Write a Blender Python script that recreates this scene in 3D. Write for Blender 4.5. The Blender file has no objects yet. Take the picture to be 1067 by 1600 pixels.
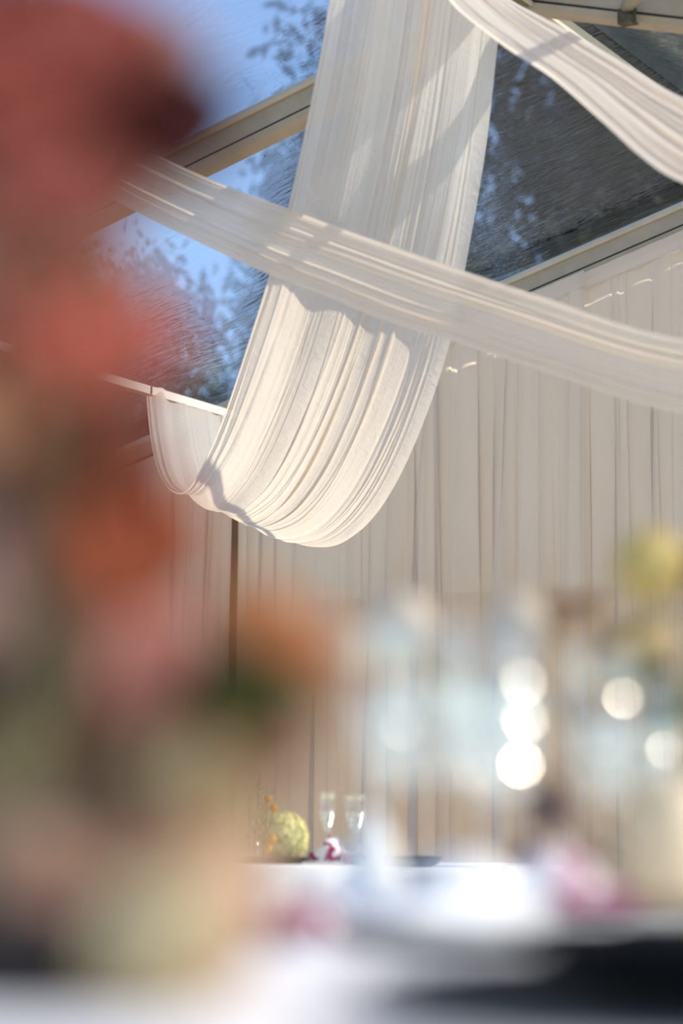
import bpy, math
import numpy as np
from mathutils import Vector, Matrix

S = bpy.context.scene
COL = S.collection

# ------------------------------------------------------------ camera, sky, sun, exposure
CAM = np.array([0.0, 0.0, 0.84])
YAW, PITCH, ROLL = math.radians(30), math.radians(8.02), math.radians(0.4)
RIGHT = np.array([math.cos(YAW), math.sin(YAW), 0.0])
FORE = np.array([-math.sin(YAW), math.cos(YAW), 0.0])

cd = bpy.data.cameras.new('camera')
cam = bpy.data.objects.new('camera', cd); COL.objects.link(cam)
cam.location = CAM
_f = FORE * math.cos(PITCH) + np.array([0, 0, math.sin(PITCH)])
_u = np.cross(RIGHT, _f)
_r = RIGHT * math.cos(ROLL) + _u * math.sin(ROLL)
_u = np.cross(_r, _f)
cam.matrix_world = Matrix(((_r[0], _u[0], -_f[0], CAM[0]), (_r[1], _u[1], -_f[1], CAM[1]),
                           (_r[2], _u[2], -_f[2], CAM[2]), (0, 0, 0, 1)))
cd.sensor_fit = 'HORIZONTAL'; cd.sensor_width = 24.0; cd.lens = 3650 / 1067 * 24.0
cd.clip_start = 0.05; cd.clip_end = 400
cd.dof.use_dof = True; cd.dof.focus_distance = 11.2; cd.dof.aperture_fstop = 1.75
cd.dof.aperture_blades = 0
S.camera = cam

SUN_DIR = np.array([0.77, 0.32, 0.64]); SUN_DIR /= np.linalg.norm(SUN_DIR)
W = bpy.data.worlds.new('sky'); S.world = W; W.use_nodes = True
wn = W.node_tree.nodes; wl = W.node_tree.links
sky = wn.new('ShaderNodeTexSky'); sky.sky_type = 'NISHITA'; sky.sun_disc = False
sky.sun_elevation = math.asin(SUN_DIR[2]); sky.sun_rotation = math.atan2(SUN_DIR[0], SUN_DIR[1])
sky.altitude = 1200; sky.air_density = 1.0; sky.dust_density = 0.3; sky.ozone_density = 2.2
wl.new(sky.outputs[0], wn['Background'].inputs[0]); wn['Background'].inputs[1].default_value = 0.29

sd = bpy.data.lights.new('sun', 'SUN'); sd.energy = 10.2; sd.angle = math.radians(0.55); sd.color = (1.0, 0.88, 0.71)
sun = bpy.data.objects.new('sun', sd); COL.objects.link(sun)
sun.rotation_euler = Vector(SUN_DIR).to_track_quat('Z', 'Y').to_euler()

S.view_settings.view_transform = 'Standard'; S.view_settings.look = 'None'
S.view_settings.exposure = 0.0; S.view_settings.gamma = 1.0; S.view_settings.use_curve_mapping = False
S.cycles.max_bounces = 12; S.cycles.transparent_max_bounces = 24
S.cycles.transmission_bounces = 10; S.cycles.glossy_bounces = 6; S.cycles.diffuse_bounces = 5
S.cycles.sample_clamp_indirect = 6.0
S.cycles.use_denoising = True

# ------------------------------------------------------------ tent dimensions
RX, RZ = -3.86, 4.17                    # ridge line
TAN = math.tan(math.radians(16.06))
COS, SIN = math.cos(math.radians(16.06)), math.sin(math.radians(16.06))
Y_GABLE, Y_FRAME = 11.16, 8.16
X_LEFT, X_RIGHT = RX - 6.0, RX + 6.0
def roof_z(x): return RZ - TAN * abs(x - RX)
def tp(lat, dist, z=0.0):               # a spot given sideways / forward of the table edge
    p = CAM + RIGHT * lat + FORE * dist
    return np.array([p[0], p[1], z])

# ------------------------------------------------------------ materials
def mat(name):
    m = bpy.data.materials.new(name); m.use_nodes = True
    nt = m.node_tree; nt.nodes.clear()
    out = nt.nodes.new('ShaderNodeOutputMaterial')
    return m, nt.nodes, nt.links, out
def noise(n, l, scale, detail=3, vec=None, rough=0.5, dist=0.0):
    t = n.new('ShaderNodeTexNoise'); t.inputs['Scale'].default_value = scale
    t.inputs['Detail'].default_value = detail; t.inputs['Roughness'].default_value = rough
    t.inputs['Distortion'].default_value = dist
    if vec is not None: l.new(vec, t.inputs['Vector'])
    return t
def coords(n, l, scale=(1, 1, 1), rot=(0, 0, 0)):
    c = n.new('ShaderNodeTexCoord'); m = n.new('ShaderNodeMapping')
    m.inputs['Scale'].default_value = scale; m.inputs['Rotation'].default_value = rot
    l.new(c.outputs['Object'], m.inputs['Vector']); return m.outputs[0]
def ramp(n, l, fac, stops):
    r = n.new('ShaderNodeValToRGB'); e = r.color_ramp.elements
    while len(e) < len(stops): e.new(0.5)
    for k, (p, c) in enumerate(stops):
        e[k].position = p; e[k].color = tuple(c) + (1,) if len(c) == 3 else c
    l.new(fac, r.inputs[0]); return r.outputs[0]
def bump(n, l, h, strength, dist=0.01):
    b = n.new('ShaderNodeBump'); b.inputs['Strength'].default_value = strength
    b.inputs['Distance'].default_value = dist; l.new(h, b.inputs['Height']); return b.outputs[0]
def plain(name, col, rough=0.6, metal=0.0, spec=0.5, var=0.0, vscale=8, trans=0.0, col2=None, b=0.0, bscale=60):
    m, n, l, out = mat(name)
    p = n.new('ShaderNodeBsdfPrincipled'); p.inputs['Roughness'].default_value = rough
    p.inputs['Metallic'].default_value = metal; p.inputs['Specular IOR Level'].default_value = spec
    v = coords(n, l)
    if col2 is None: col2 = tuple(c * (1 - var) for c in col)
    nz = noise(n, l, vscale, 4, v)
    c = ramp(n, l, nz.outputs[0], [(0.35, col), (0.65, col2)])
    l.new(c, p.inputs['Base Color'])
    if b:
        nb = noise(n, l, bscale, 3, v); l.new(bump(n, l, nb.outputs[0], b), p.inputs['Normal'])
    if trans:
        t = n.new('ShaderNodeBsdfTranslucent'); l.new(c, t.inputs[0])
        mx = n.new('ShaderNodeMixShader'); mx.inputs[0].default_value = trans
        l.new(p.outputs[0], mx.inputs[1]); l.new(t.outputs[0], mx.inputs[2]); l.new(mx.outputs[0], out.inputs[0])
    else: l.new(p.outputs[0], out.inputs[0])
    return m
def cloth_mat(name, col, transp, transl, weave=700, crease=0.0, tint=(1.0, 0.93, 0.83)):
    m, n, l, out = mat(name)
    v = coords(n, l)
    d = n.new('ShaderNodeBsdfDiffuse'); d.inputs[0].default_value = (*col, 1)
    t = n.new('ShaderNodeBsdfTranslucent'); t.inputs[0].default_value = (col[0] * tint[0], col[1] * tint[1], col[2] * tint[2], 1)
    if crease:
        a = noise(n, l, 14, 4, v, 0.6, 1.5); b2 = bump(n, l, a.outputs[0], crease, 0.02)
        l.new(b2, d.inputs['Normal']); l.new(b2, t.inputs['Normal'])
    mx = n.new('ShaderNodeMixShader'); mx.inputs[0].default_value = transl
    l.new(d.outputs[0], mx.inputs[1]); l.new(t.outputs[0], mx.inputs[2])
    if transp:
        tr = n.new('ShaderNodeBsdfTransparent'); tr.inputs[0].default_value = (1, 0.98, 0.95, 1)
        # a sheer weave closes up when it is looked at edge-on
        lw = n.new('ShaderNodeLayerWeight'); lw.inputs[0].default_value = 0.5
        mr = n.new('ShaderNodeMapRange'); mr.inputs['To Min'].default_value = transp; mr.inputs['To Max'].default_value = transp * 0.15
        l.new(lw.outputs['Facing'], mr.inputs[0])
        m2 = n.new('ShaderNodeMixShader'); l.new(mr.outputs[0], m2.inputs[0])
        l.new(mx.outputs[0], m2.inputs[1]); l.new(tr.outputs[0], m2.inputs[2]); l.new(m2.outputs[0], out.inputs[0])
    else: l.new(mx.outputs[0], out.inputs[0])
    return m
def vinyl_mat():
    m, n, l, out = mat('clear_vinyl')
    c = n.new('ShaderNodeTexCoord')
    def mp(s, r=0.0):
        k = n.new('ShaderNodeMapping'); k.inputs['Scale'].default_value = s; k.inputs['Rotation'].default_value = (0, 0, r)
        l.new(c.outputs['Object'], k.inputs['Vector']); return k.outputs[0]
    a = noise(n, l, 1.0, 2.5, mp((6, 15, 4), 0.12), 0.5, 1.6)
    b = noise(n, l, 1.0, 3, mp((1.6, 5, 2), -0.3), 0.5, 1.6)
    w = n.new('ShaderNodeTexNoise'); w.noise_type = 'RIDGED_MULTIFRACTAL' if 'RIDGED_MULTIFRACTAL' in [i.identifier for i in w.bl_rna.properties['noise_type'].enum_items] else 'FBM'
    w.inputs['Scale'].default_value = 1.0; w.inputs['Detail'].default_value = 2; w.inputs['Distortion'].default_value = 0.6
    l.new(mp((1.6, 5.5, 1.6), 0.3), w.inputs['Vector'])
    def mul(x, k):
        q = n.new('ShaderNodeMath'); q.operation = 'MULTIPLY'; q.inputs[1].default_value = k; l.new(x, q.inputs[0]); return q.outputs[0]
    def add(x, y):
        q = n.new('ShaderNodeMath'); l.new(x, q.inputs[0]); l.new(y, q.inputs[1]); return q.outputs[0]
    h = add(add(mul(a.outputs[0], 1.0), mul(b.outputs[0], 1.0)), mul(w.outputs[0], 0.45))
    bm = bump(n, l, h, VINYL_BUMP, 0.018); bg = bump(n, l, h, VINYL_BUMP * 0.4, 0.01)
    g = n.new('ShaderNodeBsdfGlossy'); g.inputs['Roughness'].default_value = 0.02; g.inputs[0].default_value = (0.74, 0.84, 0.95, 1)
    rf = n.new('ShaderNodeBsdfRefraction'); rf.inputs['IOR'].default_value = 1.018; rf.inputs['Roughness'].default_value = 0.0
    rf.inputs[0].default_value = (0.86, 0.9, 0.94, 1)
    tr = n.new('ShaderNodeBsdfTransparent'); tr.inputs[0].default_value = (0.90, 0.93, 0.96, 1)
    l.new(bg, g.inputs['Normal']); l.new(bm, rf.inputs['Normal'])
    mx = n.new('ShaderNodeMixShader'); mx.inputs[0].default_value = 0.45
    l.new(tr.outputs[0], mx.inputs[1]); l.new(rf.outputs[0], mx.inputs[2])
    fr = n.new('ShaderNodeFresnel'); fr.inputs['IOR'].default_value = 1.75; l.new(bg, fr.inputs['Normal'])
    m2 = n.new('ShaderNodeMixShader'); l.new(fr.outputs[0], m2.inputs[0])
    l.new(mx.outputs[0], m2.inputs[1]); l.new(g.outputs[0], m2.inputs[2]); l.new(m2.outputs[0], out.inputs[0])
    return m
VINYL_BUMP = 1.0
def glass_mat(name, rough=0.0, ior=1.5, col=(1, 1, 1)):
    m, n, l, out = mat(name)
    g = n.new('ShaderNodeBsdfGlass'); g.inputs['Roughness'].default_value = rough; g.inputs['IOR'].default_value = ior
    g.inputs[0].default_value = (*col, 1); l.new(g.outputs[0], out.inputs[0]); return m
def thin_glass(name, tint=(0.97, 0.98, 0.98), rough=0.05, base=0.08):
    m, n, l, out = mat(name)
    t = n.new('ShaderNodeBsdfTransparent'); t.inputs[0].default_value = (*tint, 1)
    g = n.new('ShaderNodeBsdfGlossy'); g.inputs['Roughness'].default_value = rough; g.inputs[0].default_value = (1, 0.95, 0.88, 1)
    lw = n.new('ShaderNodeLayerWeight'); lw.inputs[0].default_value = 0.35
    mr = n.new('ShaderNodeMapRange'); mr.inputs['To Min'].default_value = base; mr.inputs['To Max'].default_value = 0.75
    l.new(lw.outputs['Facing'], mr.inputs[0]); mr.inputs['From Min'].default_value = 0.3
    x = n.new('ShaderNodeMixShader'); l.new(mr.outputs[0], x.inputs[0]); l.new(t.outputs[0], x.inputs[1]); l.new(g.outputs[0], x.inputs[2])
    l.new(x.outputs[0], out.inputs[0]); return m
def print_mat(name, base, ink, scale=22):
    m, n, l, out = mat(name)
    v = coords(n, l); nz = noise(n, l, scale, 2, v, 0.4, 1.0)
    c = ramp(n, l, nz.outputs[0], [(0.50, base), (0.56, ink)])
    d = n.new('ShaderNodeBsdfDiffuse'); l.new(c, d.inputs[0]); l.new(d.outputs[0], out.inputs[0]); return m

M = {}
M['vinyl'] = vinyl_mat()
M['drape'] = cloth_mat('sheer_drape', (0.86, 0.82, 0.77), 0.17, 0.60, crease=0.35, tint=(1.0, 0.92, 0.80))
M['curtain'] = cloth_mat('ivory_curtain', (0.80, 0.745, 0.69), 0.06, 0.55)
M['beam'] = plain('painted_aluminium', (0.46, 0.39, 0.29), 0.6, 0.0, 0.25, col2=(0.40, 0.34, 0.25), vscale=9, b=0.1)
M['lip'] = plain('cream_keder_strip', (0.60, 0.52, 0.40), 0.6, col2=(0.54, 0.46, 0.35), vscale=5)
M['dark'] = plain('black_groove', (0.02, 0.02, 0.018), 0.6)
M['rust'] = plain('grimy_bracket', (0.05, 0.055, 0.035), 0.7, col2=(0.12, 0.10, 0.06), vscale=60)
M['white'] = plain('white_paint', (0.80, 0.77, 0.71), 0.5, var=0.05)
M['olive'] = plain('olive_grey_paint', (0.17, 0.16, 0.10), 0.6, var=0.15)
M['post'] = plain('brown_grey_metal', (0.13, 0.115, 0.09), 0.6)
M['canvas'] = plain('white_canvas', (0.84, 0.82, 0.79), 0.8, trans=0.68, var=0.06)
M['tancanvas'] = plain('tan_canvas', (0.84, 0.74, 0.60), 0.8, trans=0.72, var=0.08)
M['floor'] = plain('floor_boards', (0.62, 0.52, 0.40), 0.6, col2=(0.54, 0.45, 0.34), vscale=4)
M['grass'] = plain('grass', (0.09, 0.12, 0.04), 0.9, col2=(0.14, 0.15, 0.06), vscale=2)
M['bark'] = plain('bark', (0.10, 0.085, 0.07), 0.9, col2=(0.05, 0.04, 0.035), vscale=12, b=0.5)
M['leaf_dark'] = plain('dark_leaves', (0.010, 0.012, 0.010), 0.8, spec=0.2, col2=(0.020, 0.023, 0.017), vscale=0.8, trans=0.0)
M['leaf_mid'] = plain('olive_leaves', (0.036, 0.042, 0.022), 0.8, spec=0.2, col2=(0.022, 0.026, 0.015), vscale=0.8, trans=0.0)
M['cloth_white'] = plain('white_linen', (0.88, 0.85, 0.81), 0.8, var=0.03, vscale=30, b=0.2, bscale=200)
M['glass'] = thin_glass('clear_glass')
M['crystal'] = thin_glass('cut_crystal', (0.93, 0.94, 0.94), 0.12, 0.28)
M['facet'] = thin_glass('glint_facet', (0.96, 0.97, 0.97), 0.14)  # glass of the small facets added for sun glints
M['black'] = plain('matt_black_glaze', (0.014, 0.015, 0.016), 0.75, spec=0.15)
M['charcoal'] = plain('charcoal_linen', (0.035, 0.037, 0.042), 0.9, b=0.3)
M['brownbowl'] = plain('dark_brown_glaze', (0.02, 0.012, 0.008), 0.3)
M['stem'] = plain('brownish_stem', (0.16, 0.11, 0.05), 0.5, col2=(0.14, 0.13, 0.05))
M['gleaf'] = plain('glossy_green_leaf', (0.045, 0.09, 0.012), 0.4, col2=(0.08, 0.12, 0.03), trans=0.3)
M['wax'] = plain('khaki_wax', (0.66, 0.53, 0.34), 0.5, var=0.05)
M['print'] = print_mat('magenta_print_linen', (0.82, 0.76, 0.76), (0.36, 0.05, 0.12))
M['softprint'] = print_mat('pale_pink_print_linen', (0.80, 0.75, 0.74), (0.50, 0.22, 0.27))
M['chair'] = plain('dark_wood', (0.05, 0.03, 0.025), 0.5)
M['rope'] = plain('white_rope', (0.8, 0.78, 0.74), 0.8)
_pet = {}
def petal(c, k=0.35):
    key = tuple(c)
    if key not in _pet:
        _pet[key] = plain('petal', c, 0.6, spec=0.2, col2=tuple(x * 0.7 for x in c), vscale=30, trans=k)
    return _pet[key]

# ------------------------------------------------------------ mesh helpers
class MB:
    def __init__(s): s.v = []; s.f = []; s.n = 0
    def add(s, v, f):
        v = np.asarray(v, float); s.v.append(v); s.f += [tuple(i + s.n for i in q) for q in f]; s.n += len(v); return s
    def box(s, c, size, R=None):
        h = np.array(size) / 2
        v = np.array([[x, y, z] for x in (-1, 1) for y in (-1, 1) for z in (-1, 1)]) * h
        if R is not None: v = v @ np.asarray(R).T
        return s.add(v + np.array(c), [(0, 1, 3, 2), (4, 6, 7, 5), (0, 4, 5, 1), (2, 3, 7, 6), (0, 2, 6, 4), (1, 5, 7, 3)])
    def sweep(s, prof, a, b, side):     # closed 2-D profile (side, up) swept from a to b
        a = np.array(a, float); b = np.array(b, float); side = np.array(side, float)
        up = np.array([0, 0, 1.0]); k = len(prof)
        v = [a + side * p[0] + up * p[1] for p in prof] + [b + side * p[0] + up * p[1] for p in prof]
        f = [(i, (i + 1) % k, k + (i + 1) % k, k + i) for i in range(k)] + [tuple(range(k))[::-1], tuple(range(k, 2 * k))]
        return s.add(v, f)
    def tube(s, pts, r, seg=8):
        pts = np.array(pts, float); n = len(pts); rr = np.broadcast_to(r, n)
        T = np.gradient(pts, axis=0); T /= np.linalg.norm(T, axis=1)[:, None]
        ref = np.array([0, 0, 1.0]) if abs(T[0][2]) < 0.9 else np.array([1.0, 0, 0])
        v = []
        for i in range(n):
            A = np.cross(T[i], ref); A /= np.linalg.norm(A); B = np.cross(T[i], A)
            for k in range(seg):
                t = 2 * math.pi * k / seg; v.append(pts[i] + rr[i] * (A * math.cos(t) + B * math.sin(t)))
        f = [(i * seg + k, i * seg + (k + 1) % seg, (i + 1) * seg + (k + 1) % seg, (i + 1) * seg + k) for i in range(n - 1) for k in range(seg)]
        f += [tuple(range(seg))[::-1], tuple(range((n - 1) * seg, n * seg))]
        return s.add(v, f)
    def lathe(s, prof, seg=32, c=(0, 0, 0)):   # (r, z) pairs
        v = []; k = len(prof)
        for j in range(seg):
            t = 2 * math.pi * j / seg
            v += [(r * math.cos(t) + c[0], r * math.sin(t) + c[1], z + c[2]) for r, z in prof]
        f = [(j * k + i, ((j + 1) % seg) * k + i, ((j + 1) % seg) * k + i + 1, j * k + i + 1) for j in range(seg) for i in range(k - 1)]
        return s.add(v, f)
    def grid(s, P):
        a, b = P.shape[:2]
        f = [(i * b + j, i * b + j + 1, (i + 1) * b + j + 1, (i + 1) * b + j) for i in range(a - 1) for j in range(b - 1)]
        return s.add(P.reshape(-1, 3), f)
    def build(s, name, m, parent=None, smooth=True, loc=None):
        v = np.concatenate(s.v)
        me = bpy.data.meshes.new(name); me.from_pydata(v.tolist(), [], s.f); me.materials.append(m)
        if smooth: me.polygons.foreach_set('use_smooth', [True] * len(me.polygons))
        me.validate(); me.update()
        o = bpy.data.objects.new(name, me); COL.objects.link(o)
        if parent is not None: o.parent = parent
        if loc is not None: o.location = loc
        return o
def tag(o, label, cat, group=None):
    o['label'] = label; o['category'] = cat
    if group: o['group'] = group
    return o
def empty(name, loc, label, cat, group=None, rz=0.0):
    o = bpy.data.objects.new(name, None); COL.objects.link(o); o.location = loc; o.rotation_euler = (0, 0, rz)
    o.empty_display_size = 0.1
    return tag(o, label, cat, group)
def struct(o): o['kind'] = 'structure'; return o
def spline(pts, n):
    """Catmull-Rom through pts, resampled to n points at equal arc length."""
    p = np.array(pts, float); p = np.vstack([2 * p[0] - p[1], p, 2 * p[-1] - p[-2]]); o = []
    for i in range(1, len(p) - 2):
        for t in np.linspace(0, 1, 24, endpoint=False):
            a, b, c, d = p[i - 1:i + 3]
            o.append(0.5 * (2 * b + (c - a) * t + (2 * a - 5 * b + 4 * c - d) * t * t + (3 * b - a - 3 * c + d) * t ** 3))
    o.append(p[-2]); o = np.array(o)
    L = np.concatenate([[0], np.cumsum(np.linalg.norm(np.diff(o, axis=0), axis=1))])
    q = np.linspace(0, L[-1], n)
    return np.stack([np.interp(q, L, o[:, k]) for k in range(3)], 1)

# ------------------------------------------------------------ ground, floor, walls, roof skin
g = MB(); g.box((-10, 30, -0.16), (160, 160, 0.1)); o = g.build('ground', M['grass'], smooth=False); struct(o)
g = MB(); g.box(((X_LEFT + X_RIGHT) / 2, 4.0, -0.05), (12.4, 15.0, 0.1)); o = g.build('floor', M['floor'], smooth=False); struct(o)

def roof_panel(x0, x1, y0, y1):
    k, q = 40, 30
    u, v = np.meshgrid(np.linspace(0, 1, k), np.linspace(0, 1, q), indexing='ij')
    X = x0 + (x1 - x0) * u; Y = y0 + (y1 - y0) * v
    Z = RZ - TAN * np.abs(X - RX) + 0.115 + 0.018 * np.sin(math.pi * u * 2) ** 2 * np.sin(math.pi * v)
    m = MB(); m.grid(np.stack([X, Y, Z], 2)); o = m.build('ceiling', M['vinyl']); struct(o)
    o['label'] = 'clear wrinkled vinyl roof skin stretched between the frames'
    return o
for y0, y1 in ((-1.84, 1.45), (1.45, 5.16), (5.16, 8.16), (8.16, 11.16)):
    roof_panel(X_LEFT, RX, y0, y1); roof_panel(RX, X_RIGHT, y0, y1)

# gable wall: clear above the rail, tan canvas below it
RAIL = 2.14
m = MB(); m.box(((X_LEFT + X_RIGHT) / 2, Y_GABLE + 0.12, RAIL / 2), (12.0, 0.02, RAIL)); o = m.build('wall_back', M['tancanvas'], smooth=False); struct(o)
m = MB()
P = [(X_LEFT, Y_GABLE + 0.12, RAIL), (X_RIGHT, Y_GABLE + 0.12, RAIL), (X_RIGHT, Y_GABLE + 0.12, roof_z(X_RIGHT)), (RX, Y_GABLE + 0.12, RZ + 0.05), (X_LEFT, Y_GABLE + 0.12, roof_z(X_LEFT))]
Q = [(a, b + 0.02, c) for a, b, c in P]
m.add(P + Q, [(0, 1, 2, 3, 4), (9, 8, 7, 6, 5)] + [(i, 5 + i, 5 + (i + 1) % 5, (i + 1) % 5) for i in range(5)])
o = m.build('wall_back', M['canvas'], smooth=False); struct(o)
m = MB(); m.box((X_LEFT - 0.05, 5.2, 1.2), (0.03, 12.0, 2.4)); o = m.build('wall_left', M['canvas'], smooth=False); struct(o)
m = MB(); m.box(((X_LEFT + X_RIGHT) / 2, Y_GABLE + 0.08, RAIL), (11.9, 0.05, 0.07)); o = m.build('trim_1', M['beam'], smooth=False); struct(o)

# ------------------------------------------------------------ frames and beams
PROF = [(-0.05, -0.035), (0.05, -0.035), (0.05, 0.0), (0.045, 0.0), (0.045, 0.11), (-0.045, 0.11), (-0.045, 0.0), (-0.05, 0.0)]
def rafter(Y, sgn, label, extras=True):
    e = RX + sgn * 6.0
    a = np.array([RX, Y, RZ]); b = np.array([e, Y, roof_z(e)])
    root = empty('roof_rafter', tuple(a), label, 'beam')
    side = np.array([0, 1, 0])
    A = a - a; B = b - a
    m = MB(); m.sweep([(-0.05, 0.008), (0.05, 0.008), (0.05, 0.09), (-0.05, 0.09)], A, B, side); m.build('web', M['beam'], root, False)
    m = MB(); m.sweep([(-0.047, -0.006), (0.047, -0.006), (0.047, 0.01), (-0.047, 0.01)], A, B, side); m.build('groove', M['dark'], root, False)
    m = MB(); m.sweep([(-0.058, -0.005), (0.058, -0.005), (0.052, -0.035), (-0.052, -0.035)], A, B, side); f = m.build('flange', M['beam'], root, False)
    m = MB(); m.sweep([(-0.062, 0.088), (0.062, 0.088), (0.068, 0.105), (0.062, 0.125), (-0.062, 0.125), (-0.068, 0.105)], A, B, side); m.build('keder_strip', M['lip'], root, False)
    return root
for k, Y in enumerate((Y_GABLE, Y_FRAME)):
    w = ('against the curtained gable wall', 'crossing above the swagged drapes')[k]
    rafter(Y, -1, 'cream metal rafter rising towards the ridge, ' + w, k)
    rafter(Y, 1, 'cream metal rafter falling away past the ridge bracket, ' + w, k)
for Y in (5.16, 1.45):
    for sg in (-1, 1):
        rafter(Y, sg, 'cream metal rafter of a nearer tent frame overhead, ' + ('left' if sg < 0 else 'right') + ' slope, ' + ('second' if Y > 3 else 'first') + ' frame')

def beam_along(name, x, z, w, h, y0, y1, label, mt='beam'):
    root = empty(name, (x, y0, z), label, 'beam')
    m = MB(); L = y1 - y0
    m.sweep([(-w / 2, -h), (w / 2, -h), (w / 2, 0), (-w / 2, 0)], (0, 0, 0), (0, L, 0), (1, 0, 0)); m.build('box_tube', M[mt], root, False)
    if mt == 'olive':
        for sx in (-1, 1):
            m = MB(); m.box((sx * (w / 2 + 0.006), L / 2, -h + 0.006), (0.012, L, 0.016)); m.build('edge_strip', M['lip'], root, False)
    else:
        m = MB(); m.box((0, L / 2, -h - 0.003), (w * 0.7, L, 0.006)); m.build('track', M['beam'], root, False)
    m = MB(); m.box((w / 2 + 0.002, L - 0.95, -h * 0.5), (0.004, 0.012, h * 0.9)); m.build('joint', M['rust'], root, False)
    return root
BAYS = [('nearest', 1.51, 5.10), ('next', 5.22, 8.10), ('last', 8.22, 11.10)]
for (w, y0, y1) in BAYS:
    t = {'last': 'between the crossing rafter and the gable', 'next': 'in the bay nearer than the crossing rafter', 'nearest': 'in the bay over the near table'}[w]
    beam_along('purlin', -7.07, 3.25, 0.05, 0.045, y0, y1, 'white metal purlin on the left roof slope, ' + t, 'white')
    beam_along('purlin', -0.65, 3.25, 0.05, 0.045, y0, y1, 'white metal purlin on the right roof slope, ' + t, 'white')
    beam_along('ridge_beam', RX, RZ + 0.03, 0.07, 0.06, y0, y1, 'olive grey ridge beam with pale edges, ' + t, 'olive')
# gable posts
for x in (-7.165, -0.63, RX):
    tag(MB().box((x, Y_GABLE + 0.03, roof_z(x) / 2), (0.06, 0.05, roof_z(x) - 0.06)).build('tent_post', M['post'], None, False),
        'dark metal post behind the gap where two gable curtains part' if x < -6 else 'metal gable post hidden behind the curtains, ' + ('under the ridge' if x < -1 else 'right of the ridge'), 'post')
# ridge bracket on the crossing frame
root = empty('ridge_bracket', (RX, Y_FRAME - 0.065, RZ + 0.02), 'cream ridge bracket plate with bolts joining the two rafters', 'bracket')
m = MB(); v = []
for sx, sy in ((-0.30, -0.062), (0, 0.02), (0.30, -0.062), (0.30, 0.03), (0, 0.115), (-0.30, 0.03)): v.append((sx, sy))
m.add([(x, 0, z) for x, z in v] + [(x, -0.008, z) for x, z in v], [tuple(range(6)), tuple(range(11, 5, -1))] + [(i, 6 + i, 6 + (i + 1) % 6, (i + 1) % 6) for i in range(6)])
m.build('plate', M['beam'], root, False)
for x, z in ((-0.2, -0.02), (-0.09, 0.01), (0.09, 0.01), (0.2, -0.02), (0.14, 0.045)):
    m = MB(); m.lathe([(0.0001, 0), (0.011, 0), (0.011, 0.010), (0.0001, 0.010)], 6)
    b = m.build('bolt', M['rust'], root, False); b.location = (x, -0.008, z); b.rotation_euler = (math.pi / 2, 0, 0)
# diagonal brace tube clamped under the far side of that frame
a = np.array([-3.40, Y_FRAME - 0.08, roof_z(-3.40) + 0.02]); b = np.array([-2.45, Y_FRAME - 1.5, roof_z(-2.45) + 0.03])
root = empty('brace_tube', tuple(a), 'round cream brace tube clamped to the rafter beside the ridge bracket', 'tube')
m = MB(); m.tube([(0, 0, 0), tuple(b - a)], 0.028, 14); m.build('tube', M['beam'], root)
m = MB(); m.box((-0.01, 0.03, -0.035), (0.07, 0.05, 0.06)); m.box((0.0, 0.0, -0.06), (0.045, 0.05, 0.03)); m.build('clamp', M['rust'], root, False)

# ------------------------------------------------------------ pleated cloth
def pleats(rng, n, smin, smax, amp, over, drift=0.02):
    return [dict(c=rng.uniform(0.01, 0.99), s=rng.uniform(smin, smax), a=amp * rng.uniform(0.4, 1.0) * rng.choice([-1, 1], p=[0.3, 0.7]),
                 o=over * rng.uniform(0.2, 1.6), d=rng.uniform(-drift, drift), ph=rng.uniform(0, 6.28), fr=rng.uniform(2, 6),
                 c0=rng.uniform(-0.3, 0.7), c1=rng.uniform(0.4, 1.4)) for _ in range(n)]
def cloth(L, R, nt, folds, sag=0.0, name='drape', m='drape', parent=None, width=None, wr=0.0, rng=None, long_waves=0.0):
    ns = len(L); t = np.linspace(0, 1, nt)[None, :]; s = np.linspace(0, 1, ns)[:, None]
    base = lambda T: L[:, None, :] * (1 - T[..., None]) + R[:, None, :] * T[..., None] + np.array([0, 0, -1.0]) * (sag * 4 * T * (1 - T))[..., None] * np.sin(math.pi * s)[..., None] ** 0.5
    T0 = np.broadcast_to(t, (ns, nt)).copy()
    B0 = base(T0)
    ds = np.gradient(B0, axis=0); dt = np.gradient(B0, axis=1); N = np.cross(ds, dt); N /= np.linalg.norm(N, axis=2)[..., None] + 1e-9
    H = np.zeros((ns, nt)); T = T0.copy()
    for f in folds:
        c = f['c'] + f['d'] * np.sin(f['fr'] * s + f['ph'])
        env = 1 / (1 + np.exp(-(s - f['c0']) * 14)) * (1 / (1 + np.exp((s - f['c1']) * 14)))
        x = (T0 - c) / f['s']; e = np.exp(-x * x) * env
        H += f['a'] * e; T -= f['o'] * f['s'] * x * e
    edge = np.minimum(1, np.minimum(T0, 1 - T0) / 0.01)
    T = T0 + (T - T0) * edge
    if long_waves and rng is not None:
        for _ in range(5):
            H += long_waves * np.sin(rng.uniform(6, 30) * T0 + rng.uniform(1, 5) * s + rng.uniform(0, 6))
    if wr and rng is not None:
        for _ in range(26):
            c1, c2 = rng.uniform(0, 1), rng.uniform(0, 1); l1, l2 = rng.uniform(0.01, 0.05), rng.uniform(0.02, 0.12)
            th = rng.uniform(-0.7, 0.7); a = (T0 - c1) * math.cos(th) + (s - c2) * math.sin(th); b = -(T0 - c1) * math.sin(th) + (s - c2) * math.cos(th)
            H += wr * rng.uniform(-1, 1) * np.exp(-(b / l1) ** 2 - (a / l2) ** 2)
    P = base(T) + N * H[..., None]
    mb = MB(); mb.grid(P)
    return mb.build(name, M[m], parent)

rng = np.random.default_rng(5)
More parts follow.
